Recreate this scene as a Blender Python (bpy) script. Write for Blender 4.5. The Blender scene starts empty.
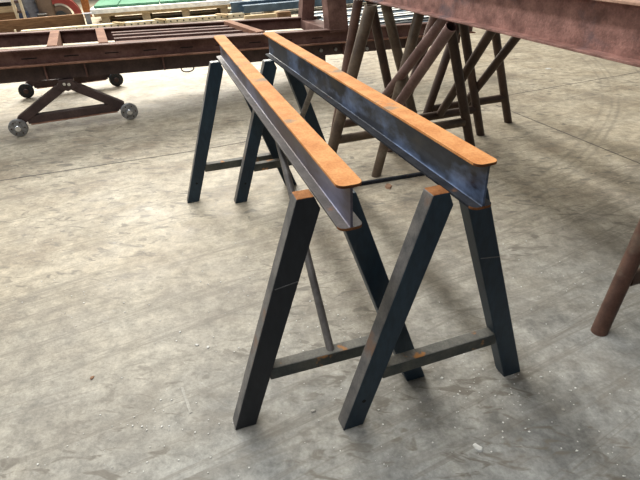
import bpy, bmesh, math, random
from mathutils import Vector, Matrix
random.seed(7)
sc = bpy.context.scene
col = sc.collection
PI = math.pi

# ------------------------------------------------------------------ materials
def new_mat(name):
    m = bpy.data.materials.new(name); m.use_nodes = True
    nt = m.node_tree
    return m, nt, nt.nodes['Principled BSDF']

def node(nt, kind, **kw):
    n = nt.nodes.new(kind)
    for k, v in kw.items():
        if k.startswith('i_'):
            n.inputs[k[2:].replace('_', ' ')].default_value = v
        else:
            setattr(n, k, v)
    return n

def ramp(nt, src, stops):
    r = nt.nodes.new('ShaderNodeValToRGB')
    e = r.color_ramp.elements
    while len(e) < len(stops): e.new(0.5)
    for i, (p, c) in enumerate(stops):
        e[i].position = p
        e[i].color = (c, c, c, 1) if isinstance(c, (int, float)) else (*c, 1)
    nt.links.new(src, r.inputs['Fac'])
    return r.outputs['Color']

def mix(nt, fac, a, b, mode='MIX'):
    m = nt.nodes.new('ShaderNodeMix'); m.data_type = 'RGBA'; m.blend_type = mode
    for i, x in ((0, fac), (6, a), (7, b)):
        if isinstance(x, (int, float)): m.inputs[i].default_value = x
        elif isinstance(x, tuple): m.inputs[i].default_value = (*x, 1)
        else: nt.links.new(x, m.inputs[i])
    return m.outputs[2]

def mapped(nt, scale=(1, 1, 1), rot=(0, 0, 0), loc=(0, 0, 0), space='Object'):
    tc = nt.nodes.new('ShaderNodeTexCoord'); mp = nt.nodes.new('ShaderNodeMapping')
    mp.inputs['Scale'].default_value = scale
    mp.inputs['Location'].default_value = loc
    src = tc.outputs[space]
    if any(rot):                                         # turn first, stretch afterwards
        m0 = nt.nodes.new('ShaderNodeMapping'); m0.inputs['Rotation'].default_value = rot
        nt.links.new(src, m0.inputs[0]); src = m0.outputs[0]
    nt.links.new(src, mp.inputs[0])
    return mp.outputs[0]

def noise(nt, vec, scale, detail=4, rough=.55, dist=0):
    n = node(nt, 'ShaderNodeTexNoise')
    n.inputs['Scale'].default_value = scale; n.inputs['Detail'].default_value = detail
    n.inputs['Roughness'].default_value = rough; n.inputs['Distortion'].default_value = dist
    nt.links.new(vec, n.inputs['Vector'])
    return n.outputs['Fac']

def bump(nt, bs, h, strength, dist=.002):
    b = nt.nodes.new('ShaderNodeBump')
    b.inputs['Strength'].default_value = strength; b.inputs['Distance'].default_value = dist
    nt.links.new(h, b.inputs['Height']); nt.links.new(b.outputs[0], bs.inputs['Normal'])

def mottled(name, c1, c2, scale=8, rough=.6, metal=0., patch=None, patch_scale=5, patch_at=(.6, .68),
            stretch=(1, 1, 1), bump_s=.15, mid=(.35, .65), rough2=None, patch2=None, spec=.5):
    """two-tone noisy surface with optional patches of a third colour"""
    m, nt, bs = new_mat(name)
    v = mapped(nt, stretch)
    bs.inputs['Specular IOR Level'].default_value = spec
    n1 = noise(nt, v, scale)
    c = ramp(nt, n1, [(mid[0], c1), (mid[1], c2)])
    n3 = noise(nt, v, scale * 9, 3)
    c = mix(nt, .35, c, ramp(nt, n3, [(.3, .25), (.7, .75)]), 'OVERLAY')
    if patch:
        v2 = mapped(nt, stretch, loc=(3.1, 1.7, .4))
        n2 = noise(nt, v2, patch_scale, 5, .6)
        f = ramp(nt, n2, [(patch_at[0], 0.), (patch_at[1], 1.)])
        c = mix(nt, f, c, patch)
    if patch2:
        n4 = noise(nt, mapped(nt, stretch, loc=(7.3, 2.9, 1.1)), patch_scale * 1.3, 5, .6)
        c = mix(nt, ramp(nt, n4, [(.50, 0.), (.66, .8)]), c, patch2)
    nt.links.new(c, bs.inputs['Base Color'])
    bs.inputs['Metallic'].default_value = metal
    if rough2 is None: bs.inputs['Roughness'].default_value = rough
    else: nt.links.new(ramp(nt, n1, [(.3, rough), (.7, rough2)]), bs.inputs['Roughness'])
    if bump_s: bump(nt, bs, n3, bump_s)
    return m

def plain(name, c, rough=.6, metal=0.):
    return mottled(name, tuple(x * .85 for x in c), tuple(min(1, x * 1.12) for x in c), 12, rough, metal, bump_s=.08)

M = {}
M['rust_top'] = mottled('orange_rust', (.58, .235, .075), (.72, .34, .125), 16, .85, 0., patch=(.30, .235, .16),
                        patch_scale=4.2, patch_at=(.60, .66), bump_s=.25, spec=.2)
M['scale_plum'] = mottled('plum_mill_scale', (.060, .050, .062), (.125, .105, .13), 5, .42, .2, patch=(.23, .24, .36),
                          patch_scale=2.6, patch_at=(.49, .64), stretch=(.6, 1, 1.6), bump_s=.1, rough2=.55, patch2=(.085, .058, .05))  # lilac patches paint the web's sheen into the scale colour
M['scale_blue'] = mottled('blue_mill_scale', (.012, .016, .028), (.050, .062, .085), 4, .36, .2, patch=(.17, .24, .40),
                          patch_scale=3.4, patch_at=(.47, .62), stretch=(1., 1, 1.8), bump_s=.1, rough2=.55, patch2=(.075, .070, .062))  # bright blue patches stand in for highlights on the web
M['scale_edge'] = mottled('worn_dark_steel', (.014, .016, .022), (.036, .038, .044), 12, .75, .0, patch=(.20, .085, .035),
                          patch_scale=5, patch_at=(.64, .70), bump_s=.15, spec=.1)
M['scale_edge_plum'] = mottled('worn_grey_steel', (.070, .062, .060), (.13, .115, .11), 12, .6, .0, patch=(.26, .10, .04),
                          patch_scale=5, patch_at=(.64, .70), bump_s=.15, spec=.3)
M['lit_worn_side'] = mottled('lit_worn_leg_side', (.075, .074, .074), (.17, .158, .145), 14, .55, 0., patch=(.17, .10, .065),
                         patch_scale=6, patch_at=(.62, .72), bump_s=.2)  # leg outer face: rusty wear, plus side light painted in as paler grey
M['paint_black'] = mottled('brown_black_paint', (.010, .013, .019), (.022, .024, .030), 7, .5, 0., patch=(.05, .045, .042),
                     patch_scale=7, patch_at=(.66, .8), stretch=(1, 1, .4), bump_s=.12, spec=.4)
M['paint'] = mottled('navy_black_paint', (.010, .024, .040), (.020, .043, .066), 7, .48, 0., patch=(.060, .072, .085),
                     patch_scale=7, patch_at=(.66, .8), stretch=(1, 1, .4), bump_s=.12, spec=.4)
M['paint_bar'] = mottled('rust_spotted_paint', (.032, .040, .040), (.10, .10, .08), 9, .5, 0., patch=(.42, .19, .06),
                         patch_scale=10, patch_at=(.62, .67), bump_s=.12)
M['cut_rust'] = mottled('sawn_rusty_steel', (.24, .09, .028), (.42, .18, .065), 25, .85, 0., bump_s=.2, spec=.2)
M['edge_rust'] = mottled('dark_edge_rust', (.10, .040, .018), (.26, .105, .040), 25, .85, 0., bump_s=.2, spec=.2)
M['lit_bar_top'] = mottled('skylit_bar_top', (.11, .108, .095), (.19, .18, .155), 14, .7, 0., patch=(.42, .19, .06),
                       patch_scale=9, patch_at=(.60, .65), bump_s=.2, spec=.2)  # crossbar top: skylight painted in as a paler grey, with rust spots
M['brace'] = mottled('grey_brace_steel', (.085, .075, .068), (.18, .16, .145), 10, .45, .2, bump_s=.08)
M['scratch'] = plain('pale_scratch', (.14, .14, .14), .6)
M['hole'] = plain('dark_hole', (.004, .004, .004), .9)
M['pipe_brown'] = mottled('brown_rusty_pipe', (.060, .026, .016), (.125, .062, .041), 9, .5, 0., patch=(.18, .13, .09),
                          patch_scale=5, patch_at=(.6, .75), bump_s=.2)
M['pipe_olive'] = mottled('olive_brown_pipe', (.065, .040, .024), (.14, .098, .062), 7, .45, 0., patch=(.26, .23, .17),
                          patch_scale=4, patch_at=(.58, .75), bump_s=.2)
M['pipe_plum'] = mottled('plum_rusty_pipe', (.10, .050, .044), (.20, .115, .10), 9, .45, 0., patch=(.27, .18, .17),
                         patch_scale=5, patch_at=(.58, .75), bump_s=.2)
M['pipe_dark'] = mottled('dark_brown_pipe', (.034, .016, .009), (.068, .036, .021), 9, .55, 0., bump_s=.2)
M['beam_rust'] = mottled('plum_rusty_beam', (.165, .078, .062), (.36, .185, .150), 13, .7, 0., patch=(.10, .078, .090),
                         patch_scale=3.0, patch_at=(.54, .66), bump_s=.9, mid=(.34, .66), spec=.3)
M['beam_rust_top'] = mottled('pale_rusty_flange', (.36, .20, .13), (.50, .31, .22), 10, .7, 0., bump_s=.3)
M['oxide'] = mottled('red_oxide_paint', (.100, .052, .042), (.175, .095, .078), 6, .75, 0., patch=(.26, .15, .12),
                     patch_scale=3, patch_at=(.56, .72), bump_s=.15, spec=.2)
M['oxide_dark'] = mottled('dark_oxide_paint', (.048, .028, .025), (.088, .053, .046), 6, .65, 0., bump_s=.15)
M['oxide_pale'] = mottled('pale_pink_oxide', (.21, .105, .07), (.33, .18, .12), 8, .85, 0., bump_s=.15, spec=.1)
M['galv'] = mottled('galvanised_steel', (.20, .20, .20), (.36, .36, .36), 40, .45, .6, bump_s=.2)
M['zinc'] = plain('bright_zinc', (.68, .69, .70), .25, .9)
M['wood'] = mottled('weathered_timber', (.11, .060, .032), (.20, .115, .062), 5, .85, 0., stretch=(1, 9, 9), bump_s=.2, spec=.15)
M['wood_pale'] = mottled('pale_pallet_wood', (.36, .27, .16), (.50, .39, .25), 4, .85, 0., stretch=(1, 9, 9), bump_s=.15, spec=.15)
M['cream'] = mottled('cream_rail', (.52, .45, .32), (.64, .57, .42), 6, .7, 0., bump_s=.05, spec=.2)
M['white'] = plain('white_sheet', (.80, .80, .76), .6)
M['green'] = mottled('green_sheet', (.045, .145, .085), (.085, .21, .13), 3, .6, 0., bump_s=.03, spec=.2)
M['bluesteel'] = mottled('slate_blue_steel', (.030, .060, .092), (.075, .125, .18), 5, .42, .1, patch=(.25, .28, .30),
                         patch_scale=6, patch_at=(.68, .74), bump_s=.1)
M['darkrow'] = plain('dark_bar_steel', (.02, .028, .035), .5)
M['red'] = mottled('red_guard_paint', (.22, .028, .022), (.30, .045, .038), 6, .45, 0., bump_s=.05)
M['grey_paint'] = plain('grey_machine_paint', (.17, .18, .21), .45)
M['brown_cyl'] = plain('brown_drum_metal', (.15, .105, .075), .5)
M['navy'] = plain('navy_enamel', (.03, .05, .12), .4)
M['chip'] = plain('white_chip', (.72, .71, .66), .8)
M['pebble'] = plain('grey_pebble', (.42, .40, .35), .85)
M['rust_flake'] = plain('rust_stain_flake', (.30, .17, .10), .9)
M['joint'] = plain('joint_filler', (.10, .09, .08), .9)

def floor_material():
    m, nt, bs = new_mat('worn_concrete')
    L = nt.links
    v = mapped(nt)
    base = ramp(nt, noise(nt, v, .75, 6, .6), [(.32, (.250, .245, .220)), (.5, (.300, .298, .275)), (.68, (.350, .345, .315))])
    b2 = noise(nt, v, 3.2, 8, .68, .6)
    base = mix(nt, .9, base, ramp(nt, b2, [(.33, .30), (.52, .52), (.68, .63)]), 'OVERLAY')
    # door daylight painted in: paler, beiger floor far off, greyer slab near the stands
    sep = nt.nodes.new('ShaderNodeSeparateXYZ'); L.new(v, sep.inputs[0])
    wob = noise(nt, v, .8, 5, .65)
    ya = node(nt, 'ShaderNodeMath', operation='MULTIPLY_ADD'); L.new(wob, ya.inputs[0]); ya.inputs[1].default_value = 2.6
    L.new(sep.outputs['Y'], ya.inputs[2])
    yb = node(nt, 'ShaderNodeMath', operation='MULTIPLY_ADD'); L.new(sep.outputs['X'], yb.inputs[0]); yb.inputs[1].default_value = -.35
    L.new(ya.outputs[0], yb.inputs[2])
    dust = ramp(nt, _scale(nt, yb.outputs[0], 1 / 8.), [(.27, 0.), (.50, 1.)])
    lit_beige = ramp(nt, noise(nt, v, 2.3, 7, .65), [(.34, (.29, .225, .145)), (.48, (.43, .36, .25)), (.66, (.54, .47, .345))])
    base = mix(nt, _scale(nt, dust, .82), base, lit_beige)
    # fine grain
    g = noise(nt, v, 70, 4, .65)
    base = mix(nt, .6, base, ramp(nt, g, [(.3, .35), (.7, .64)]), 'OVERLAY')
    g2 = noise(nt, v, 14, 6, .7)
    base = mix(nt, .9, base, ramp(nt, g2, [(.32, .30), (.68, .66)]), 'OVERLAY')
    dirt = (.16, .14, .11)
    def mask(a, b): return mix(nt, 1., a, b, 'MULTIPLY')
    # drag and tyre lines running across the hall
    for ang, sc_, seed, lo, amt in ((26, (.22, 6.5, 1), 0, .56, .55), (31, (.3, 9., 1), 7, .60, .5), (19, (.25, 5., 1), 3, .57, .4)):
        vt = mapped(nt, sc_, rot=(0, 0, -math.radians(ang)), loc=(seed, seed * 1.7, 0))
        t1 = noise(nt, vt, 1.3, 4, .6, .25)
        f1 = ramp(nt, t1, [(lo, 0.), (lo + .035, amt), (lo + .06, 0.)])
        base = mix(nt, mask(f1, ramp(nt, g2, [(.35, .4), (.6, 1.)])), base, dirt)
    # tread blocks: short dark dashes
    vd = mapped(nt, (5., 12., 1), rot=(0, 0, -math.radians(-8)))
    t2 = noise(nt, vd, 1.6, 3, .6, .8)
    f2 = mask(ramp(nt, t2, [(.56, 0.), (.64, .8)]), ramp(nt, noise(nt, v, .9, 3, .5), [(.40, 0.), (.52, 1.)]))
    base = mix(nt, f2, base, dirt)
    # turning circles of a fork lift on the right
    vc = nt.nodes.new('ShaderNodeVectorMath'); vc.operation = 'SUBTRACT'
    L.new(v, vc.inputs[0]); vc.inputs[1].default_value = (-2.73, 7.70, 0)
    ln = nt.nodes.new('ShaderNodeVectorMath'); ln.operation = 'LENGTH'; L.new(vc.outputs[0], ln.inputs[0])
    wv = node(nt, 'ShaderNodeMath', operation='MULTIPLY_ADD'); L.new(noise(nt, v, 1.2, 2), wv.inputs[0]); wv.inputs[1].default_value = .04
    L.new(ln.outputs['Value'], wv.inputs[2])
    rad = node(nt, 'ShaderNodeMath', operation='MULTIPLY_ADD'); L.new(wv.outputs[0], rad.inputs[0]); rad.inputs[1].default_value = .5; rad.inputs[2].default_value = -2.9
    stops = [(0., 0.)]
    for p, w_, a_ in ((.225, .010, .5), (.265, .008, .45), (.295, .010, .5), (.45, .012, .55), (.49, .025, .35), (.69, .015, .4), (.81, .02, .3)):
        stops += [(p - w_, 0.), (p, a_), (p + w_, 0.)]
    f3 = ramp(nt, rad.outputs[0], stops)
    xr = ramp(nt, _scale(nt, sep.outputs['X'], .25), [(.22, 0.), (.36, 1.)])
    base = mix(nt, mask(mask(f3, xr), ramp(nt, noise(nt, v, 2.2, 4), [(.36, .15), (.55, 1.)])), base, dirt)
    # pale scuffs
    vs = mapped(nt, (1, 3.2, 1), rot=(0, 0, math.radians(35)), loc=(2, 5, 0))
    f4 = ramp(nt, noise(nt, vs, 5.5, 6, .7), [(.63, 0.), (.76, .55)])
    base = mix(nt, f4, base, (.56, .55, .50))
    # tiny pale grit trodden into the surface
    vo = nt.nodes.new('ShaderNodeTexVoronoi'); vo.inputs['Scale'].default_value = 26; L.new(v, vo.inputs['Vector'])
    dots = ramp(nt, vo.outputs['Distance'], [(.045, .5), (.08, 0.)])
    msk = ramp(nt, noise(nt, v, 2.6, 4, .6), [(.52, 0.), (.58, 1.)])
    base = mix(nt, mask(dots, msk), base, (.66, .65, .60))
    # dark oil drips and grey-brown stains
    vo2 = nt.nodes.new('ShaderNodeTexVoronoi'); vo2.inputs['Scale'].default_value = 11; L.new(v, vo2.inputs['Vector'])
    d2 = ramp(nt, vo2.outputs['Distance'], [(.06, .5), (.10, 0.)])
    m2 = ramp(nt, noise(nt, v, 2.1, 3, .6), [(.55, 0.), (.62, 1.)])
    base = mix(nt, mask(d2, m2), base, (.12, .10, .08))
    st = ramp(nt, noise(nt, mapped(nt, (1, 1.5, 1), loc=(4, 9, 0)), 1.7, 6, .7, .5), [(.53, 0.), (.68, .45)])
    base = mix(nt, st, base, (.19, .165, .13))
    L.new(base, bs.inputs['Base Color'])
    L.new(ramp(nt, b2, [(.3, .5), (.7, .72)]), bs.inputs['Roughness'])
    bs.inputs['Specular IOR Level'].default_value = .4
    h = mix(nt, .5, g, g2)
    bump(nt, bs, h, .5, .006)
    return m

def _scale(nt, src, k):
    n = node(nt, 'ShaderNodeMath', operation='MULTIPLY'); nt.links.new(src, n.inputs[0]); n.inputs[1].default_value = k
    return n.outputs[0]

# ------------------------------------------------------------------ objects
def tag(o, label=None, cat=None, group=None, kind=None):
    for k, v in (('label', label), ('category', cat), ('group', group), ('kind', kind)):
        if v: o[k] = v
    return o

def thing(name, label, cat, loc=(0, 0, 0), rotz=0., group=None):
    o = bpy.data.objects.new(name, None); col.objects.link(o)
    o.location = loc; o.rotation_euler = (0, 0, rotz); o.empty_display_size = .1
    return tag(o, label, cat, group)

def link(name, bm, mats, parent=None, bev=0., smooth=False, label=None):
    me = bpy.data.meshes.new(name)
    bmesh.ops.recalc_face_normals(bm, faces=bm.faces)
    bm.to_mesh(me); bm.free()
    for m in (mats if isinstance(mats, (list, tuple)) else [mats]): me.materials.append(m)
    o = bpy.data.objects.new(name, me); col.objects.link(o)
    if parent: o.parent = parent
    if smooth:
        for p in me.polygons: p.use_smooth = True
        me.set_sharp_from_angle(angle=math.radians(40))
    if bev:
        b = o.modifiers.new('bevel', 'BEVEL'); b.width = bev; b.segments = 2; b.limit_method = 'ANGLE'
        b.angle_limit = math.radians(35)
    if label: o['label'] = label
    return o

def box(bm, x0, x1, y0, y1, z0, z1, mi=0):
    vs = [bm.verts.new(p) for p in ((x0, y0, z0), (x1, y0, z0), (x1, y1, z0), (x0, y1, z0),
                                    (x0, y0, z1), (x1, y0, z1), (x1, y1, z1), (x0, y1, z1))]
    for f in ((0, 3, 2, 1), (4, 5, 6, 7), (0, 1, 5, 4), (1, 2, 6, 5), (2, 3, 7, 6), (3, 0, 4, 7)):
        bm.faces.new([vs[i] for i in f]).material_index = mi
    return bm

def prism(bm, poly, fa, fb, mat_of=None):
    """poly: 2-D outline; fa, fb map (p, q) to the two end faces"""
    a = [bm.verts.new(fa(*p)) for p in poly]; b = [bm.verts.new(fb(*p)) for p in poly]
    bm.faces.new(a); bm.faces.new(list(reversed(b)))
    n = len(poly)
    for i in range(n):
        f = bm.faces.new((a[i], b[i], b[(i + 1) % n], a[(i + 1) % n]))
        if mat_of: f.material_index = mat_of(i)
    return bm

def bar(bm, p0, p1, w, h, up=(0, 0, 1), mi=0):
    """rectangular bar from p0 to p1; w sideways, h along up"""
    p0, p1 = Vector(p0), Vector(p1); d = (p1 - p0).normalized()
    s = d.cross(Vector(up)).normalized(); u = s.cross(d).normalized()
    q = [(-w / 2, -h / 2), (w / 2, -h / 2), (w / 2, h / 2), (-w / 2, h / 2)]
    a = [bm.verts.new(p0 + s * x + u * y) for x, y in q]; b = [bm.verts.new(p1 + s * x + u * y) for x, y in q]
    bm.faces.new(a); bm.faces.new(list(reversed(b)))
    for i in range(4): bm.faces.new((a[i], b[i], b[(i + 1) % 4], a[(i + 1) % 4]))
    for f in bm.faces[-6:]: f.material_index = mi
    return bm

def tube(bm, p0, p1, r, wall=0., n=20, flat0=False, flat1=False):
    """round bar or open pipe; flat ends are cut level with the floor"""
    p0, p1 = Vector(p0), Vector(p1); d = (p1 - p0).normalized()
    x = d.cross(Vector((0, 0, 1)))
    x = x.normalized() if x.length > 1e-4 else Vector((1, 0, 0))
    y = d.cross(x).normalized()
    def ring(c, rad, flat):
        out = []
        for i in range(n):
            a = 2 * PI * i / n
            p = c + x * (math.cos(a) * rad) + y * (math.sin(a) * rad)
            if flat: p = p + d * ((c.z - p.z) / d.z)
            out.append(bm.verts.new(p))
        return out
    a, b = ring(p0, r, flat0), ring(p1, r, flat1)
    for i in range(n): bm.faces.new((a[i], a[(i + 1) % n], b[(i + 1) % n], b[i]))
    if wall:
        c, e = ring(p0, r - wall, flat0), ring(p1, r - wall, flat1)
        for i in range(n):
            j = (i + 1) % n
            bm.faces.new((c[j], c[i], e[i], e[j]))
            bm.faces.new((a[j], a[i], c[i], c[j])); bm.faces.new((b[i], b[j], e[j], e[i]))
    else:
        bm.faces.new(list(reversed(a))); bm.faces.new(b)
    return bm

def disc(bm, c, axis, r, t, n=24):
    c, axis = Vector(c), Vector(axis).normalized()
    return tube(bm, c - axis * (t / 2), c + axis * (t / 2), r, 0, n)

def NB(): return bmesh.new()

# ------------------------------------------------------------------ the hall floor
bm = NB()
box(bm, -16, 18, -4, 24, -.12, 0)
fl = link('floor', bm, floor_material()); tag(fl, kind='structure')

H_R = math.radians(108.381)
U = Vector((math.cos(H_R), math.sin(H_R), 0))            # along the stands, away from the viewer
T = Vector((math.sin(H_R), -math.cos(H_R), 0))           # across the stands, to the right
def strip(name, p, q, w):
    bm = NB(); bar(bm, (p[0], p[1], .0004), (q[0], q[1], .0004), w, .0016)
    tag(link(name, bm, M['joint']), kind='structure')
strip('trim_1', (-8.0, 1.70), (-.949, 3.933), .010)
strip('trim_2', (-.93, 3.94), (7.0, 7.03), .008)
strip('trim_3', (1.747, 4.769), (3.1, 1.1), .009)

# ------------------------------------------------------------------ steel beam trestles in the foreground
ZB = .853
def beam_trestle(label, x, y, hdg, length, ztop, a_near, a_far, web_mat, flange_low, brace_pts, marks, leg_mat):
    t = thing('beam_trestle', label, 'trestle', (x, y, 0), math.radians(hdg), 'steel beam trestles in the foreground')
    w, tf, tw = .067, .008, .0065
    def flange(z0, z1, mat, nm, lab, cut):
        r = .020
        poly = []
        for cx, cy, a0 in ((r - cut, -w / 2 + r, 180), (length - r, -w / 2 + r, 270), (length - r, w / 2 - r, 0), (r - cut, w / 2 - r, 90)):
            for k in range(6):
                a = math.radians(a0 + 18 * k); poly.append((cx + r * math.cos(a), cy + r * math.sin(a)))
        bm = NB(); prism(bm, poly, lambda p, q: (p, q, z0), lambda p, q: (p, q, z1), lambda i: 1 if i < 6 or i > 17 else 0)
        link(nm, bm, [mat, M['edge_rust']], t, .001, label=lab)
    flange(ztop - tf, ztop, M['rust_top'], 'top_flange', 'orange rusty top flange', 0.)
    flange(ZB, ZB + tf, flange_low, 'bottom_flange', 'dark scaled bottom flange', .004)
    bm = NB()
    f = .003
    z0, z1 = ZB + tf, ztop - tf
    poly = [(-tw / 2 - f, z0), (tw / 2 + f, z0), (tw / 2 + f * .3, z0 + f * .3), (tw / 2, z0 + f), (tw / 2, z1 - f), (tw / 2 + f * .3, z1 - f * .3),
            (tw / 2 + f, z1), (-tw / 2 - f, z1), (-tw / 2 - f * .3, z1 - f * .3), (-tw / 2, z1 - f), (-tw / 2, z0 + f), (-tw / 2 - f * .3, z0 + f * .3)]
    prism(bm, poly, lambda p, q: (-.001, p, q), lambda p, q: (length - .004, p, q))
    link('web', bm, web_mat, t, label='mottled steel web with mill scale')
    dp = .056
    legs = {1: [(.375, 0), (.297, 0), (.022, .822), (.040, ZB + .012), (.092, ZB + .012)],
            -1: [(.375, 0), (.297, 0), (.022, .822), (.026, ZB), (.088, ZB)]}
    for a0 in (a_near, a_far):
        for sg in (1, -1):
            bm = NB()
            prism(bm, legs[sg], lambda p, q: (a0, p * sg, q), lambda p, q: (a0 + dp, p * sg, q),
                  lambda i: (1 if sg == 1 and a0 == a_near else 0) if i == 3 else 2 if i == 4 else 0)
            lg = link('leg', bm, [leg_mat if sg == 1 and a0 == a_near else M['paint'], M['cut_rust'], M['lit_worn_side']], t, .004)
            for z, kind, sgn, aa in marks:
                if sgn == sg and aa == (a0 == a_near):
                    yi, yo = .297 - (.275 / .822) * z, .375 - (.283 / ZB) * z
                    if kind == 'line':
                        b2 = NB(); bar(b2, (a0 - .0003, sg * (yi + .003), z + .006), (a0 - .0003, sg * (yo - .003), z - .006), .0012, .0035, (0, 0, 1))
                        link('scratch', b2, M['scratch'], lg, label='pale scratch across the leg')
                    else:
                        b2 = NB(); disc(b2, (a0, sg * (yi + yo) / 2, z), (1, 0, 0), .007, .0016, 14)
                        link('bolt_hole', b2, M['hole'], lg)
        bm = NB(); yi = .297 - (.275 / .822) * .225 + .004
        box(bm, a0 + .003, a0 + .048, -yi, yi, .196, .246)
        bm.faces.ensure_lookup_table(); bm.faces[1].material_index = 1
        link('crossbar', bm, [M['paint_bar'], M['lit_bar_top']], t, .004, label='dark crossbar with rust spots')
    if brace_pts:
        bm = NB(); tube(bm, brace_pts[0], brace_pts[1], .0145, 0, 16, flat0=True, flat1=True)
        link('brace', bm, M['brace'], t, 0, True, label='slim round diagonal brace')
    return t

beam_trestle('left-hand steel beam trestle with plum grey web and a slim rod brace',
             .08132, 1.10336, 106.4155, 2.2645, .9775, .190, 2.062, M['scale_plum'], M['scale_edge_plum'],
             ((.222, .0, .2445), (.822, 0, ZB)),
             [(.58, 'line', 1, True), (.13, 'hole', 1, False)], M['paint_black'])
beam_trestle('right-hand steel beam trestle with blue black web, next to the pipe trestles',
             .43800, 1.18307, 108.3812, 2.2107, .9826, .098, 1.975, M['scale_blue'], M['scale_edge'],
             ((2.003, .0, .2445), (1.383, 0, ZB)),
             [(.60, 'line', -1, True), (.12, 'hole', 1, True), (.13, 'hole', 1, False)], M['paint'])

# ------------------------------------------------------------------ pipe trestles behind, side by side
PR = .033
def W(s, q, z): return T * s + U * q + Vector((0, 0, z))
def pipe_trestle(label, s0, q0, zb, hb, wf, frames, braces, q_beam, beam_mat, top_mat):
    """frames: (q, left foot s, right foot s, left lean, right lean, left mat, right mat, crossbar z)"""
    t = thing('pipe_trestle', label, 'trestle', W(s0, q0, 0), H_R, 'rusty pipe trestles side by side')
    inv = Matrix.Translation(W(s0, q0, 0)) @ Matrix.Rotation(H_R, 4, 'Z'); inv.invert()
    def L(s, q, z): return inv @ W(s, q, z)
    for fr in frames:
        q, sl, sr, ll, lr, ml, mr, zc = fr[:8]
        qt = fr[8] if len(fr) > 8 else q
        for s, ln, mm, rr in ((sl, ll, ml, .039 if mr == ml == 'pipe_olive' else PR), (sr, -lr, mr, PR)):
            bm = NB(); tube(bm, L(s, q, 0), L(s + ln * zb, qt, zb), rr, .004, 22, True, True)
            link('leg', bm, M[mm], t, 0, True)
        qc = q + (qt - q) * zc / zb
        bm = NB(); tube(bm, L(sl + ll * zc + PR * .7, qc, zc), L(sr - lr * zc - PR * .7, qc, zc), .032, 0, 18)
        link('crossbar', bm, M['pipe_dark'] if ml != 'pipe_olive' else M['pipe_olive'], t, 0, True)
    for s, qa, za, s1, qb, z_b, mm, cut in braces:
        bm = NB(); tube(bm, L(s, qa, za), L(s1, qb, z_b), .031, .004, 22, False, cut)
        link('brace', bm, M[mm], t, 0, True, label='open ended diagonal pipe brace')
    # top beam: I section
    tf, tw = .010, .007
    x0, x1 = q_beam[0] - q0, q_beam[1] - q0
    if True:
        bm = NB(); box(bm, x0, x1, -wf / 2, wf / 2, zb + hb - tf, zb + hb); link('top_flange', bm, top_mat, t, .002, label='paler top flange')
        bm = NB(); box(bm, x0, x1, -wf / 2, wf / 2, zb, zb + tf); link('bottom_flange', bm, beam_mat, t, .002)
        bm = NB(); box(bm, x0 + .001, x1 - .001, -tw / 2, tw / 2, zb + tf, zb + hb - tf); link('web', bm, beam_mat, t)
    return t

pipe_trestle('rusty pipe trestle carrying the big plum beam across the upper right',
             1.588, 1.9, 1.08, .187, .100,
             [(3.2, 1.134, 1.927, .314, .325, 'pipe_olive', 'pipe_olive', .225),
              (3.5, 1.286, 1.89, .214, .262, 'pipe_brown', 'pipe_dark', .225),
              (.42, 1.13, 2.00, .40, .38, 'pipe_brown', 'pipe_brown', .225)],
             [(1.54, 3.165, .245, 1.55, 2.385, 1.055, 'pipe_plum', False), (1.575, 3.46, .245, 1.60, 2.52, 1.0795, 'pipe_plum', True)],
             (.22, 3.56), M['beam_rust'], M['beam_rust_top'])
pipe_trestle('pipe trestle behind the big plum beam, its leg foot farthest forward beside the dark bar',
             1.82, 1.9, 1.045, .187, .090,
             [(2.98, 1.43, 2.225, .26, .314, 'pipe_olive', 'pipe_dark', .29),
              (.62, 1.43, 2.22, .32, .32, 'pipe_brown', 'pipe_brown', .225)],
             [], (.45, 3.1), M['oxide_dark'], M['oxide'])
pipe_trestle('pipe trestle with the lone leg foot standing at the right edge of the floor',
             2.15, 2.2, 1.045, .187, .090,
             [(3.36, 1.725, 2.56, .33, .315, 'pipe_brown', 'pipe_dark', .225),
              (1.15, 1.617, 2.46, .345, .30, 'pipe_brown', 'pipe_brown', .225, 1.29)],
             [(2.14, 3.335, .245, 2.12, 2.72, 1.0445, 'pipe_dark', True)], (.95, 3.5), M['oxide_dark'], M['oxide'])
pipe_trestle('rearmost pipe trestle whose outer leg stands farthest right and farthest back',
             2.49, 2.2, 1.045, .187, .090,
             [(3.52, 2.07, 2.955, .32, .345, 'pipe_dark', 'pipe_dark', .225),
              (1.15, 2.10, 2.90, .33, .34, 'pipe_brown', 'pipe_brown', .225)],
             [(2.47, 3.49, .245, 2.49, 2.83, 1.0445, 'pipe_dark', True)], (.95, 3.7), M['oxide_dark'], M['oxide'])

# dark bar lying on the floor behind the trestles
bm = NB(); bar(bm, (.16, 3.098, .012), (.86, 3.282, .012), .022, .024)
tag(link('steel_bar', bm, M['scale_edge'], bev=.003), 'thin dark steel bar lying on the floor between the beam trestles and the pipe trestles', 'bar')

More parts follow.
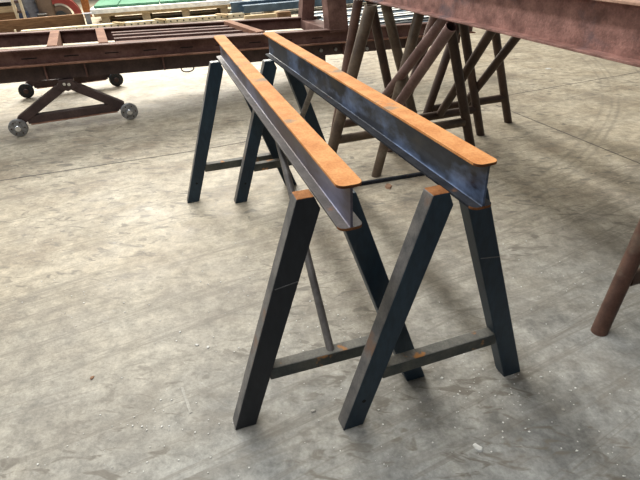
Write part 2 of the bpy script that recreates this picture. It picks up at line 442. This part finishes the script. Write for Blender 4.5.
# ------------------------------------------------------------------ red oxide chassis on triangular wheel stands
CH = math.atan2(.366, .931)
CX, CY = -2.739, 4.544
SL = -.040                                               # it slopes down to the right
cart = thing('chassis_frame', 'long red oxide steel chassis frame standing on a triangular wheeled stand', 'chassis', (CX, CY, 0), CH)
def zz(x, z): return z + SL * x
def sbox(bm, x0, x1, y0, y1, z0, z1, mi=0):
    vs = [bm.verts.new(p) for p in ((x0, y0, zz(x0, z0)), (x1, y0, zz(x1, z0)), (x1, y1, zz(x1, z0)), (x0, y1, zz(x0, z0)),
                                    (x0, y0, zz(x0, z1)), (x1, y0, zz(x1, z1)), (x1, y1, zz(x1, z1)), (x0, y1, zz(x0, z1)))]
    for f in ((0, 3, 2, 1), (4, 5, 6, 7), (0, 1, 5, 4), (1, 2, 6, 5), (2, 3, 7, 6), (3, 0, 4, 7)):
        bm.faces.new([vs[i] for i in f]).material_index = mi
X0, X1 = -1.6, 5.0
bm = NB()
sbox(bm, X0, X1, -.055, .045, .715, .728); sbox(bm, X0, X1, -.012, .012, .60, .715)
link('front_rail', bm, M['oxide'], cart, .003)
bm = NB(); sbox(bm, X0, X1, -.075, .045, .588, .600)  # light on the flange's top face is painted in as paler oxide
link('front_rail_flange', bm, M['oxide_pale'], cart, .002, label='lower flange painted pale as lit')
for k in range(11):
    x = -.45 + k * .34
    bm = NB(); sbox(bm, x, x + .12, -.0145, -.0115, .645, .653); link('slot', bm, M['hole'], cart, label='dark slot in the rail')
bm = NB(); sbox(bm, X0, 3.42, .99, 1.03, .60, .728); sbox(bm, X0, 3.42, .96, 1.06, .715, .73)
link('rear_rail', bm, M['oxide'], cart, .003)
# deep lower member with stiffeners
bm = NB()
prism(bm, [(X0, .585), (X1 - .15, .585), (X1 - .15, .475), (2.3, .455), (X0, .455)], lambda p, q: (p, .005, zz(p, q)), lambda p, q: (p, .045, zz(p, q)))
link('lower_rail', bm, M['oxide_dark'], cart, .003, label='darker lower rail')
bm = NB()
prism(bm, [(X0, .585), (3.42, .585), (3.42, .475), (2.3, .455), (X0, .455)], lambda p, q: (p, .95, zz(p, q)), lambda p, q: (p, .99, zz(p, q)))
link('lower_rail', bm, M['oxide_dark'], cart, .003, label='darker lower rail')
for x in (.38, .71, 1.40, 2.62, 3.3, 4.1):
    bm = NB(); sbox(bm, x, x + .014, -.05, .006, .462, .588); link('stiffener', bm, M['oxide'], cart, .002)
for x in (.45, .88):
    bm = NB(); sbox(bm, x, x + .085, .045, .985, .60, .735); link('cross_member', bm, M['oxide_pale'], cart, .004, label='pale worn cross member')
bm = NB(); bar(bm, (2.42, .04, zz(2.4, .715)), (2.30, .97, zz(2.3, .715)), .09, .05); link('cross_member', bm, M['oxide_pale'], cart, .004, label='pale worn cross member')
bm = NB(); sbox(bm, 3.20, 3.42, .045, .985, .60, .70); link('cross_member', bm, M['oxide'], cart, .004)
bm = NB(); sbox(bm, -1.5, -1.4, .045, .985, .60, .735); link('cross_member', bm, M['oxide'], cart, .004)
for y in (.22, .44, .66, .84):
    bm = NB(); sbox(bm, 1.03, 2.36, y - .03, y + .03, .675, .705); link('slat', bm, M['oxide'], cart, .003)
bm = NB(); sbox(bm, 1.03, 1.95, .10, .17, .70, .712); link('slat', bm, M['oxide_pale'], cart, .002, label='short paler slat')
# dark floor plate low inside the frame
bm = NB(); sbox(bm, X0, .44, .05, .95, .50, .51); sbox(bm, .54, .87, .05, .95, .50, .51); sbox(bm, .97, 3.3, .05, .95, .50, .51)
link('bed_plate', bm, M['oxide_dark'], cart)
# two uprights
for (xa, xb, ya, yb, lean, n) in ((3.20, 3.36, .93, 1.07, .10, 'upright'), (3.14, 3.36, -.05, .10, -.06, 'upright')):
    bm = NB(); zb = zz(3.3, .70)
    prism(bm, [(xa, zb), (xb, zb), (xb - .02 + lean * 1.2, zb + .95), (xa + lean * 1.2, zb + .95)], lambda p, q: (p, ya, q), lambda p, q: (p, yb, q))
    link(n, bm, M['oxide'], cart, .006)
# tie ring below the rail
bm = NB(); pts = []
for k in range(9):
    a = PI * k / 8
    pts.append(Vector((1.63 - .062 * math.cos(a), .01, zz(1.63, .462) - .045 * math.sin(a) ** .6)))
for p, q in zip(pts, pts[1:]): tube(bm, p, q, .006, 0, 8)
link('tie_ring', bm, M['oxide_dark'], cart, 0, True)
# bolts on the lower rail
for x, z in ((3.05, .52), (3.22, .52), (3.6, .5)):
    bm = NB(); disc(bm, (x, -.002, zz(x, z)), (0, 1, 0), .018, .03, 12); link('bolt', bm, M['galv'], cart)
# support posts further along, resting on the floor
for y in (.03, .97):
    bm = NB(); box(bm, 3.0, 3.1, y - .04, y + .04, 0, zz(3.05, .46)); link('support_leg', bm, M['oxide_dark'], cart, .004)
# triangular wheeled stands, front and rear
def stand(y, xo, wheel_mat):
    st = bpy.data.objects.new('wheel_stand', None); col.objects.link(st); st.parent = cart; st.location = (xo, y, 0)
    top = (.525, 0, .395)
    A, B = (.06, 0, .10), (.955, 0, .10)
    bm = NB(); bar(bm, (A[0] + .0, 0, A[2] + .02), (top[0], 0, top[2]), .085, .075, (0, 0, 1))
    bar(bm, top, (B[0], 0, B[2] + .02), .085, .075, (0, 0, 1)); link('stand_arm', bm, M['oxide_dark'], st, .004)
    bm = NB(); bar(bm, (A[0] + .06, 0, A[2] + .02), (B[0] - .04, 0, B[2] + .02), .08, .07); link('tie_bar', bm, M['oxide_dark'], st, .004)
    bm = NB(); box(bm, A[0] + .08, B[0] - .06, -.055, .045, .078, .086); link('tie_bar_flange', bm, M['oxide_pale'], st, .002)
    bm = NB(); prism(bm, [(.44, .36), (.47, .43), (.58, .43), (.61, .36), (.525, .33)], lambda p, q: (p, -.052, q), lambda p, q: (p, -.042, q))
    pl = link('pivot_plate', bm, M['oxide_dark'], st, .003)
    for x in (.508, .545):
        bm = NB(); disc(bm, (x, -.056, .398 - (x - .508) * .2), (0, 1, 0), .014, .012, 12); link('pivot_bolt', bm, M['zinc'], st)
    bm = NB(); box(bm, .46, .59, -.03 if y == 0 else -.46, .03, .41, .455 + SL * .6); link('pivot_block', bm, M['oxide_dark'], st, .003)
    for x in (0.035, 1.0):
        bm = NB(); disc(bm, (x, -.085, .080), (0, 1, 0), .079, .035, 32); wh = link('wheel', bm, wheel_mat, st, .008, True)
        bm = NB(); disc(bm, (x, -.112, .080), (0, 1, 0), .027, .03, 16); link('hub', bm, M['zinc'] if y == 0 else M['oxide_dark'], st, .006, True)
        for k in range(6):
            a = k * PI / 3
            bm = NB(); disc(bm, (x + .055 * math.cos(a), -.104, .080 + .055 * math.sin(a)), (0, 1, 0), .007, .008, 8); link('wheel_bolt', bm, M['oxide_dark'], st)
        bm = NB(); bar(bm, (x, -.08, .085), (x, .05, .085), .03, .03); link('axle', bm, M['oxide_dark'], st)
stand(0, 0, M['galv']); stand(1.42, -.03, M['darkrow'])

# ------------------------------------------------------------------ stored goods along the back of the hall
def cw(x, y, z=0): return Vector((CX, CY, 0)) + Vector((math.cos(CH), math.sin(CH), 0)) * x + Vector((-math.sin(CH), math.cos(CH), 0)) * y + Vector((0, 0, z))

# timber beam and its grey steel end post
bm = NB(); box(bm, -3.2, .72, 0, .12, 0, .25)
o = link('timber_beam', bm, M['wood'], bev=.006); o.location = cw(0, 6.6); o.rotation_euler.z = CH - .02
tag(o, 'long brown timber beam lying on edge below the machine with the red guard', 'timber')
bm = NB(); box(bm, -.05, .05, -.06, .06, 0, .26); box(bm, -.09, .09, -.09, .09, 0, .012); box(bm, -.09, .09, -.09, .09, .26, .27)
o = link('steel_post', bm, M['grey_paint'], bev=.004); o.location = cw(.80, 6.49); o.rotation_euler.z = CH
tag(o, 'short grey steel post at the end of the brown timber beam', 'post')

# perforated cream rail on two packers
p0, p1 = cw(-.42, 6.28), cw(3.9, 5.78)
r = thing('perforated_rail', 'long cream perforated rail lying behind the red oxide chassis', 'rail', p0, math.atan2((p1 - p0).y, (p1 - p0).x))
Lr = (p1 - p0).length
bm = NB(); box(bm, 0, Lr, 0, .012, .0, .085); link('rail_web', bm, M['cream'], r, .002)
bm = NB(); box(bm, 0, Lr, 0.012, .14, .073, .085); link('rail_top', bm, M['cream'], r, .002)
for k in range(34):
    bm = NB(); disc(bm, (.1 + k * (Lr - .2) / 33, -.0015, .045), (0, 1, 0), .016, .004, 10); link('rail_hole', bm, M['hole'], r)
bm = NB(); box(bm, -.10, .14, -.03, -.005, 0, .03); box(bm, -.10, -.07, -.03, -.005, .03, .12)
link('end_hook', bm, M['cream'], r, .003)
for i, (fx, nm) in enumerate(((.40, 'left'), (.58, 'middle'), (.86, 'right'))):
    bm = NB(); bar(bm, (fx * Lr - .08, .10, .0975), (fx * Lr + .12, -.12, .0975), .07, .02)
    o = link('wood_wedge', bm, M['wood_pale'], bev=.003); o.matrix_world = r.matrix_basis
    tag(o, 'small pale wood wedge lying across the cream rail, %s one of three' % nm, 'wedge', 'wood wedges on the cream rail')

# pallet with white boards and green sheets
hd = CH - .14
pal = thing('wooden_pallet', 'pale wooden pallet under the white board and green sheets', 'pallet', cw(.92, 6.72), hd)
for i, y in enumerate((0, .5, 1.0)):
    for j in range(4):
        x = .12 + j * .80
        if x > 2.7: continue
        bm = NB(); box(bm, x, x + .16, y, y + .1, .02, .16); link('block', bm, M['wood_pale'], pal, .004)
    bm = NB(); box(bm, 0, 2.65, y, y + .1, 0, .02); link('bottom_board', bm, M['wood_pale'], pal, .003)
for k in range(3):
    bm = NB(); box(bm, 0, 2.65, -.02 + k * .38, .34 + k * .38, .16, .215); link('deck_board', bm, M['wood_pale'], pal, .003)
bm = NB(); box(bm, -.05, 3.0, -.06, 1.2, .2165, .305)
o = link('white_board', bm, M['white'], bev=.004); o.location = pal.location; o.rotation_euler.z = hd
tag(o, 'long white board lying on the wooden pallet below green sheets', 'board')
for k, (x, wdt, nm) in enumerate(((.02, .46, 'left'), (.50, .80, 'middle'), (1.32, .95, 'right'))):
    bm = NB(); box(bm, x, x + wdt, .06, 1.15, .3065, .355); 
    o = link('green_sheet', bm, M['green'], bev=.004); o.location = pal.location; o.rotation_euler.z = hd
    tag(o, 'stack of green sheets, %s of the three on the white board' % nm, 'sheet stack', 'green sheets on the pallet')

# beige plank stack right of the pallet
for k in range(3):
    bm = NB(); box(bm, 0, 1.25 - .06 * k, 0, .34, .075 * k + .001 * k, .075 * k + .075)
    o = link('timber_plank', bm, M['wood_pale'], bev=.004); o.location = cw(2.9 + .04 * k, 7.95); o.rotation_euler.z = hd
    tag(o, 'thick pale timber plank right of the pallet, %s of its stack' % ('bottom', 'middle', 'top')[k], 'plank', 'timber planks beside the pallet')

# crate with a white lid at far left
cr = thing('wooden_crate', 'wooden crate with a white lid at the far left edge', 'crate', cw(-1.9, 8.1), CH)
bm = NB(); box(bm, 0, 1.28, 0, .8, .05, .24); link('lower_boards', bm, M['wood'], cr, .006)
bm = NB(); box(bm, .01, 1.27, .01, .79, .241, .36); link('upper_boards', bm, M['wood_pale'], cr, .006)
bm = NB(); box(bm, .03, 1.25, .04, .76, .36, .44); link('dark_gap', bm, M['hole'], cr, label='dark recess below the lid')
bm = NB(); box(bm, -.02, 1.3, -.02, .82, .44, .56); link('lid', bm, M['white'], cr, .006, label='white lid')
bm = NB()
for x in (0, .6, 1.2): box(bm, x, x + .08, .02, .78, 0, .05)
link('skid', bm, M['wood'], cr, .003)
# rack upright between the crate and the machine
rk = thing('rack_upright', 'narrow yellowish rack upright between the crate and the grey machine', 'rack', cw(-.52, 7.15), CH)
for x in (0, .13):
    bm = NB(); box(bm, x, x + .05, 0, .05, 0, .9); link('post', bm, M['cream'], rk, .003)
for z in (.12, .3, .48, .7):
    bm = NB(); box(bm, .05, .13, .01, .04, z, z + .05); link('rung', bm, M['oxide_dark'], rk, .003)

# machine: tilted grey cylinder, brown drum, red guard wheel
mc = thing('workshop_machine', 'grey and brown workshop machine with a round red wheel guard', 'machine', cw(-.42, 7.35), CH)
bm = NB(); box(bm, -.15, 1.05, .12, .75, 0, .07); link('base_plate', bm, M['navy'], mc, .01)
bm = NB(); tube(bm, (.16, .3, .10), (.0, .35, .85), .19, 0, 28); link('tilted_cylinder', bm, M['grey_paint'], mc, .012, True, label='tilted grey cylinder')
bm = NB()
for k in range(7):
    d = Vector((-.16, .05, .75)).normalized(); disc(bm, Vector((.16, .3, .16)) + d * (.09 * k), d, .20, .02, 28)
link('cooling_fin', bm, M['grey_paint'], mc)
bm = NB(); prism(bm, [(-.14, .07), (.14, .07), (.10, .30), (-.06, .30)], lambda p, q: (p, .02, q), lambda p, q: (p, .14, q)); link('front_bracket', bm, M['navy'], mc, .006)
bm = NB(); bar(bm, (-.13, .012, .08), (-.06, .012, .29), .02, .02); link('bracket_highlight', bm, M['white'], mc, .003, label='white highlight painted along the bracket edge')  # white bar drawn as the highlight on the navy bracket
bm = NB(); tube(bm, (.46, .28, .07), (.46, .28, .80), .17, 0, 28); link('drum', bm, M['brown_cyl'], mc, .01, True, label='brown upright drum')
bm = NB()
for z in (.12, .17, .22): disc(bm, (.36, .12, z), (0, 0, 1), .10, .025, 24)
link('coil', bm, M['galv'], mc, .005, True, label='bright coil')
bm = NB()
c = Vector((.70, .30, .12)); n = 40
for k in range(n):
    a0, a1 = PI * 1.08 * k / n - .1, PI * 1.08 * (k + 1) / n - .1
    def ap(a, r, y): return c + Vector((r * math.cos(a), y, r * math.sin(a)))
    q = [[bm.verts.new(ap(a, r, y)) for (r, y) in ((.27, -.12), (.40, -.12), (.40, .12), (.27, .12))] for a in (a0, a1)]
    for i in range(4): bm.faces.new((q[0][i], q[1][i], q[1][(i + 1) % 4], q[0][(i + 1) % 4]))
bmesh.ops.remove_doubles(bm, verts=bm.verts, dist=1e-4)
link('wheel_guard', bm, M['red'], mc, 0, True, label='red curved guard')
bm = NB()
for k in range(n):
    a0, a1 = PI * 1.08 * k / n - .1, PI * 1.08 * (k + 1) / n - .1
    bar(bm, ap(a0, .41, -.0), ap(a1, .41, -.0), .02, .02, (0, 1, 0))
link('guard_rim', bm, M['oxide_pale'], mc)
bm = NB(); disc(bm, c, (0, 1, 0), .22, .14, 32); link('wheel', bm, M['brown_cyl'], mc, .01, True, label='brown wheel inside the guard')
bm = NB(); disc(bm, c + Vector((0, -.08, 0)), (0, 1, 0), .12, .04, 32); link('wheel_hub', bm, M['darkrow'], mc, .008, True)
bm = NB(); box(bm, 0, .16, 0, .16, 0, .36); box(bm, -.02, .18, -.02, .18, .36, .38)
o = link('timber_block', bm, M['cut_rust'], bev=.006); o.location = cw(.72, 8.2); o.rotation_euler.z = CH
tag(o, 'small upright orange brown block right of the red wheel guard', 'block')

# slate blue channel sections lying on timber bearers
for k, (x, nm) in enumerate(((4.35, 'left'), (6.9, 'right'))):
    bm = NB(); box(bm, 0, .1, 0, 1.5, 0, .09)
    o = link('timber_bearer', bm, M['wood_pale'], bev=.004); o.location = cw(x, 5.35); o.rotation_euler.z = CH
    tag(o, 'pale timber bearer under the slate blue channels, %s one' % nm, 'bearer', 'bearers under the blue channels')
def channel(x0, x1, y, z, w, h, label):
    bm = NB()
    prism(bm, [(0, 0), (w, 0), (w, .012), (.012, .012), (.012, h - .012), (w, h - .012), (w, h), (0, h)],
          lambda p, q: (0, p, q), lambda p, q: (x1 - x0, p, q))
    o = link('steel_channel', bm, M['bluesteel'], bev=.002); o.location = cw(x0, y, z); o.rotation_euler.z = CH - .03
    tag(o, label, 'steel channel', 'slate blue steel channels'); return o
channel(3.75, 8.4, 5.70, .0915, .16, .14, 'long slate blue steel channel, lowest and nearest of the pile behind the chassis')
channel(3.55, 8.4, 5.95, .0915, .16, .19, 'long slate blue steel channel, middle one of the pile behind the chassis')
channel(4.05, 8.4, 6.25, .0915, .16, .25, 'long slate blue steel channel, tallest and rearmost of the pile behind the chassis')
bm = NB(); box(bm, 0, .62, 0, .10, 0, .14)
o = link('timber_offcut', bm, M['wood_pale'], bev=.004); o.location = cw(3.56, 4.95); o.rotation_euler.z = CH - .05
tag(o, 'pale timber offcut in front of the slate blue channels', 'timber')
bm = NB(); box(bm, 0, .26, 0, .12, 0, .15)
o = link('timber_offcut', bm, M['wood'], bev=.004); o.location = cw(4.22, 4.93); o.rotation_euler.z = CH - .05
tag(o, 'short brown timber offcut beside the pale one behind the chassis', 'timber')

# rows of dark bars with white wrapped ends and tops
ORD = ['nearest', 'second nearest', 'third', 'fourth', 'fifth', 'sixth', 'seventh', 'eighth', 'ninth', 'tenth', 'farthest']
for k, nm in enumerate(ORD):
    x, y = 4.62 + (.09, -.05, .16, .02, .2, -.06, .1, .24, 0., .12, .05)[k], 2.62 + .225 * k
    p = thing('wrapped_bar', 'dark steel bar with white marks behind the chassis, %s of the rows' % nm, 'steel bar', cw(x, y), CH - .02, 'white marked bars behind the chassis')
    bm = NB(); box(bm, 0, 4.2, 0, .12, .0, .085); link('bar', bm, M['darkrow'] if k % 3 else M['bluesteel'], p, .003)
    bm = NB(); box(bm, .02, .16, -.004, -.0005, .018, .070); link('end_tag', bm, M['white'], p, .001, label='white rectangular tag')
    xb = .45 + .3 * ((k * 7) % 4)
    bm = NB(); box(bm, xb, xb + .16, -.004, .0, .018, .070); link('paper_band', bm, M['white'], p, .001, label='white paper band')
    if k in (2, 4, 5, 7, 8, 10):
        bm = NB(); box(bm, .0, 4.2, .01, .11, .0855, .095); link('top_strip', bm, M['white'], p, .002, label='white top strip')

# ------------------------------------------------------------------ chips and litter on the floor
def chip(name, x, y, r, h, mat, label, cat, group=None, el=1., rot=0.):
    bm = NB(); n = 9
    pr = [(math.cos(2 * PI * k / n) * r * random.uniform(.65, 1.1) * el, math.sin(2 * PI * k / n) * r * random.uniform(.65, 1.1)) for k in range(n)]
    prism(bm, pr, lambda p, q: (p, q, 0), lambda p, q: (p * .8, q * .8, h))
    o = link(name, bm, mat, bev=0); o.location = (x, y, .0006); o.rotation_euler.z = rot
    return tag(o, label, cat, group)
for a in [
    ('white_chip', 0.4995, 1.0668, 0.0135, 0.0035, M['chip'], 'largest pale chip lying on the floor at the lower right', 'chip', None, 1.80, 2.30),
    ('pebble', -0.0538, 1.2504, 0.0090, 0.0031, M['pebble'], 'small grey pebble on the floor between the two near trestle legs', 'pebble', None, 1.30, 0.10),
    ('white_chip', -0.5497, 1.6278, 0.0070, 0.0024, M['chip'], 'white chip on the floor left of the near trestle leg, left of a close pair', 'chip', None, 1.50, 2.90),
    ('white_chip', -0.4997, 1.6124, 0.0065, 0.0023, M['chip'], 'white chip on the floor left of the near trestle leg, right of a close pair', 'chip', None, 1.60, 1.60),
    ('white_chip', -0.6418, 1.7164, 0.0060, 0.0021, M['chip'], 'white chip on the floor just above the close pair of chips', 'chip', None, 1.00, 0.00),
    ('white_chip', -0.6330, 1.3340, 0.0055, 0.0019, M['chip'], 'white chip on the floor beside the pale chalky streak', 'chip', None, 0.80, 1.70),
    ('white_chip', 2.7664, 6.0422, 0.0220, 0.0077, M['chip'], 'white scrap on the far floor below the big plum beam', 'scrap', None, 1.80, 2.60),
    ('pebble', -0.9431, 1.4632, 0.0100, 0.0035, M['rust_flake'], 'dark brown flake on the bare floor at lower left', 'flake', None, 1.20, 1.40),
    ('rust_flake', 0.4760, 3.0883, 0.0280, 0.0098, M['rust_flake'], 'orange brown flake on the floor beside the dark bar', 'flake', None, 1.80, 1.60),
    ('white_chip', 0.4503, 1.3808, 0.0060, 0.0021, M['chip'], 'white chip on the floor below the right trestle crossbar', 'chip', None, 1.20, 0.40),
    ('white_chip', 0.8292, 1.3635, 0.0050, 0.0017, M['chip'], 'white chip on the floor right of the near trestle foot', 'chip', None, 1.20, 0.70),
    ('white_chip', 0.8457, 1.2053, 0.0060, 0.0021, M['pebble'], 'pale chip on the floor right of the near trestle legs', 'chip', None, 1.30, 1.10),
]: chip(*a)
bm = NB(); bar(bm, (-0.5644, 1.3892, .001), (-0.5053, 1.2662, .001), .011, .0012)
tag(link('chalk_streak', bm, M['pebble'], bev=.0003), 'short pale chalky streak on the floor left of the near trestle', 'mark')
bm = NB()
def grit(cx, cy, sx, sy, n, rmin=.0012, rmax=.0038):
    for _ in range(n):
        x, y = random.gauss(cx, sx), random.gauss(cy, sy); r = random.uniform(rmin, rmax)
        a = random.random() * PI
        k = 5
        pr = [(x + math.cos(2 * PI * i / k + a) * r * random.uniform(.6, 1.5), y + math.sin(2 * PI * i / k + a) * r * random.uniform(.6, 1.3)) for i in range(k)]
        prism(bm, pr, lambda p, q: (p, q, .0005), lambda p, q: (p, q, .0005 + r * .5))
grit(-0.736, 1.162, 0.161, 0.129, 26)
grit(-0.645, 1.221, 0.092, 0.073, 16)
grit(-1.291, 1.991, 0.252, 0.202, 18)
grit(0.355, 1.146, 0.207, 0.165, 26)
grit(0.669, 1.358, 0.151, 0.121, 30)
grit(0.854, 1.250, 0.143, 0.114, 22)
grit(0.942, 1.000, 0.095, 0.076, 20)
grit(0.528, 1.269, 0.091, 0.073, 24)
grit(-0.105, 1.630, 0.215, 0.172, 26)
grit(0.114, 1.680, 0.131, 0.105, 16)
grit(-0.349, 1.924, 0.289, 0.231, 26)
grit(0.973, 1.986, 0.285, 0.228, 22)
grit(1.098, 1.820, 0.179, 0.143, 16)
grit(-1.332, 2.674, 0.434, 0.347, 16)
grit(-0.593, 1.941, 0.389, 0.311, 26)
grit(0.035, 1.896, 0.189, 0.151, 16)
grit(1.972, 3.207, 0.393, 0.314, 10)
grit(0.244, 1.111, 0.204, 0.163, 16)
grit(-0.345, 1.142, 0.210, 0.168, 20)
tag(link('floor_grit', bm, M['chip']), 'fine white grit and flakes scattered over the concrete floor', 'grit', kind='stuff')

# ------------------------------------------------------------------ light
w = bpy.data.worlds.new('hall_daylight'); sc.world = w; w.use_nodes = True
nt = w.node_tree; bg = nt.nodes['Background']
tc = nt.nodes.new('ShaderNodeTexCoord'); sp = nt.nodes.new('ShaderNodeSeparateXYZ'); nt.links.new(tc.outputs['Generated'], sp.inputs[0])
ad = node(nt, 'ShaderNodeMath', operation='MULTIPLY_ADD'); nt.links.new(sp.outputs['Y'], ad.inputs[0]); ad.inputs[1].default_value = .5; ad.inputs[2].default_value = .5
c = ramp(nt, ad.outputs[0], [(.0, (.20, .22, .25)), (.5, (.42, .43, .44)), (.85, (1.15, 1.06, .90)), (1., (1.35, 1.22, 1.0))])
nt.links.new(c, bg.inputs['Color']); bg.inputs['Strength'].default_value = .37

def area(name, loc, target, sx, sy, power, colr):
    l = bpy.data.lights.new(name, 'AREA'); l.shape = 'RECTANGLE'; l.size = sx; l.size_y = sy; l.energy = power; l.color = colr
    o = bpy.data.objects.new(name, l); col.objects.link(o); o.location = loc
    o.rotation_euler = (Vector(target) - Vector(loc)).to_track_quat('-Z', 'Y').to_euler()
area('hall_door_daylight', (-3.5, 14, 5.5), (0.5, 4.5, 0), 9, 5, 2250, (1., .95, .85))
area('roof_skylight_strip', (-2.9, 3.5, 7.0), (.5, 2.3, 0), .6, 12, 480, (.96, .98, 1.))
bpy.data.objects['roof_skylight_strip'].rotation_euler = (Matrix.Rotation(H_R - PI / 2, 3, 'Z') @ Matrix.Rotation(-math.radians(26), 3, 'Y')).to_euler()
area('left_area_light', (-8, 1.5, 4.0), (0, 1.8, .3), 5, 2.5, 100, (.92, .97, 1.))  # soft area light from the left, its source unseen

# ------------------------------------------------------------------ camera
cam = bpy.data.cameras.new('camera'); co = bpy.data.objects.new('camera', cam); col.objects.link(co)
cam.sensor_width = 36; cam.lens = 28.4066; cam.clip_start = .05; cam.clip_end = 200
pt, ro = math.radians(31.6394), math.radians(-2.56553)
F = Vector((0, math.cos(pt), -math.sin(pt))); up = Vector((0, math.sin(pt), math.cos(pt))); rt = Vector((1, 0, 0))
R2 = rt * math.cos(ro) + up * math.sin(ro); U2 = -rt * math.sin(ro) + up * math.cos(ro)
co.matrix_world = Matrix(((R2.x, U2.x, -F.x, 0), (R2.y, U2.y, -F.y, 0), (R2.z, U2.z, -F.z, 1.50574), (0, 0, 0, 1)))
sc.camera = co

vs = sc.view_settings
vs.view_transform = 'Standard'; vs.look = 'None'; vs.gamma = 1; vs.use_curve_mapping = False; vs.exposure = .24
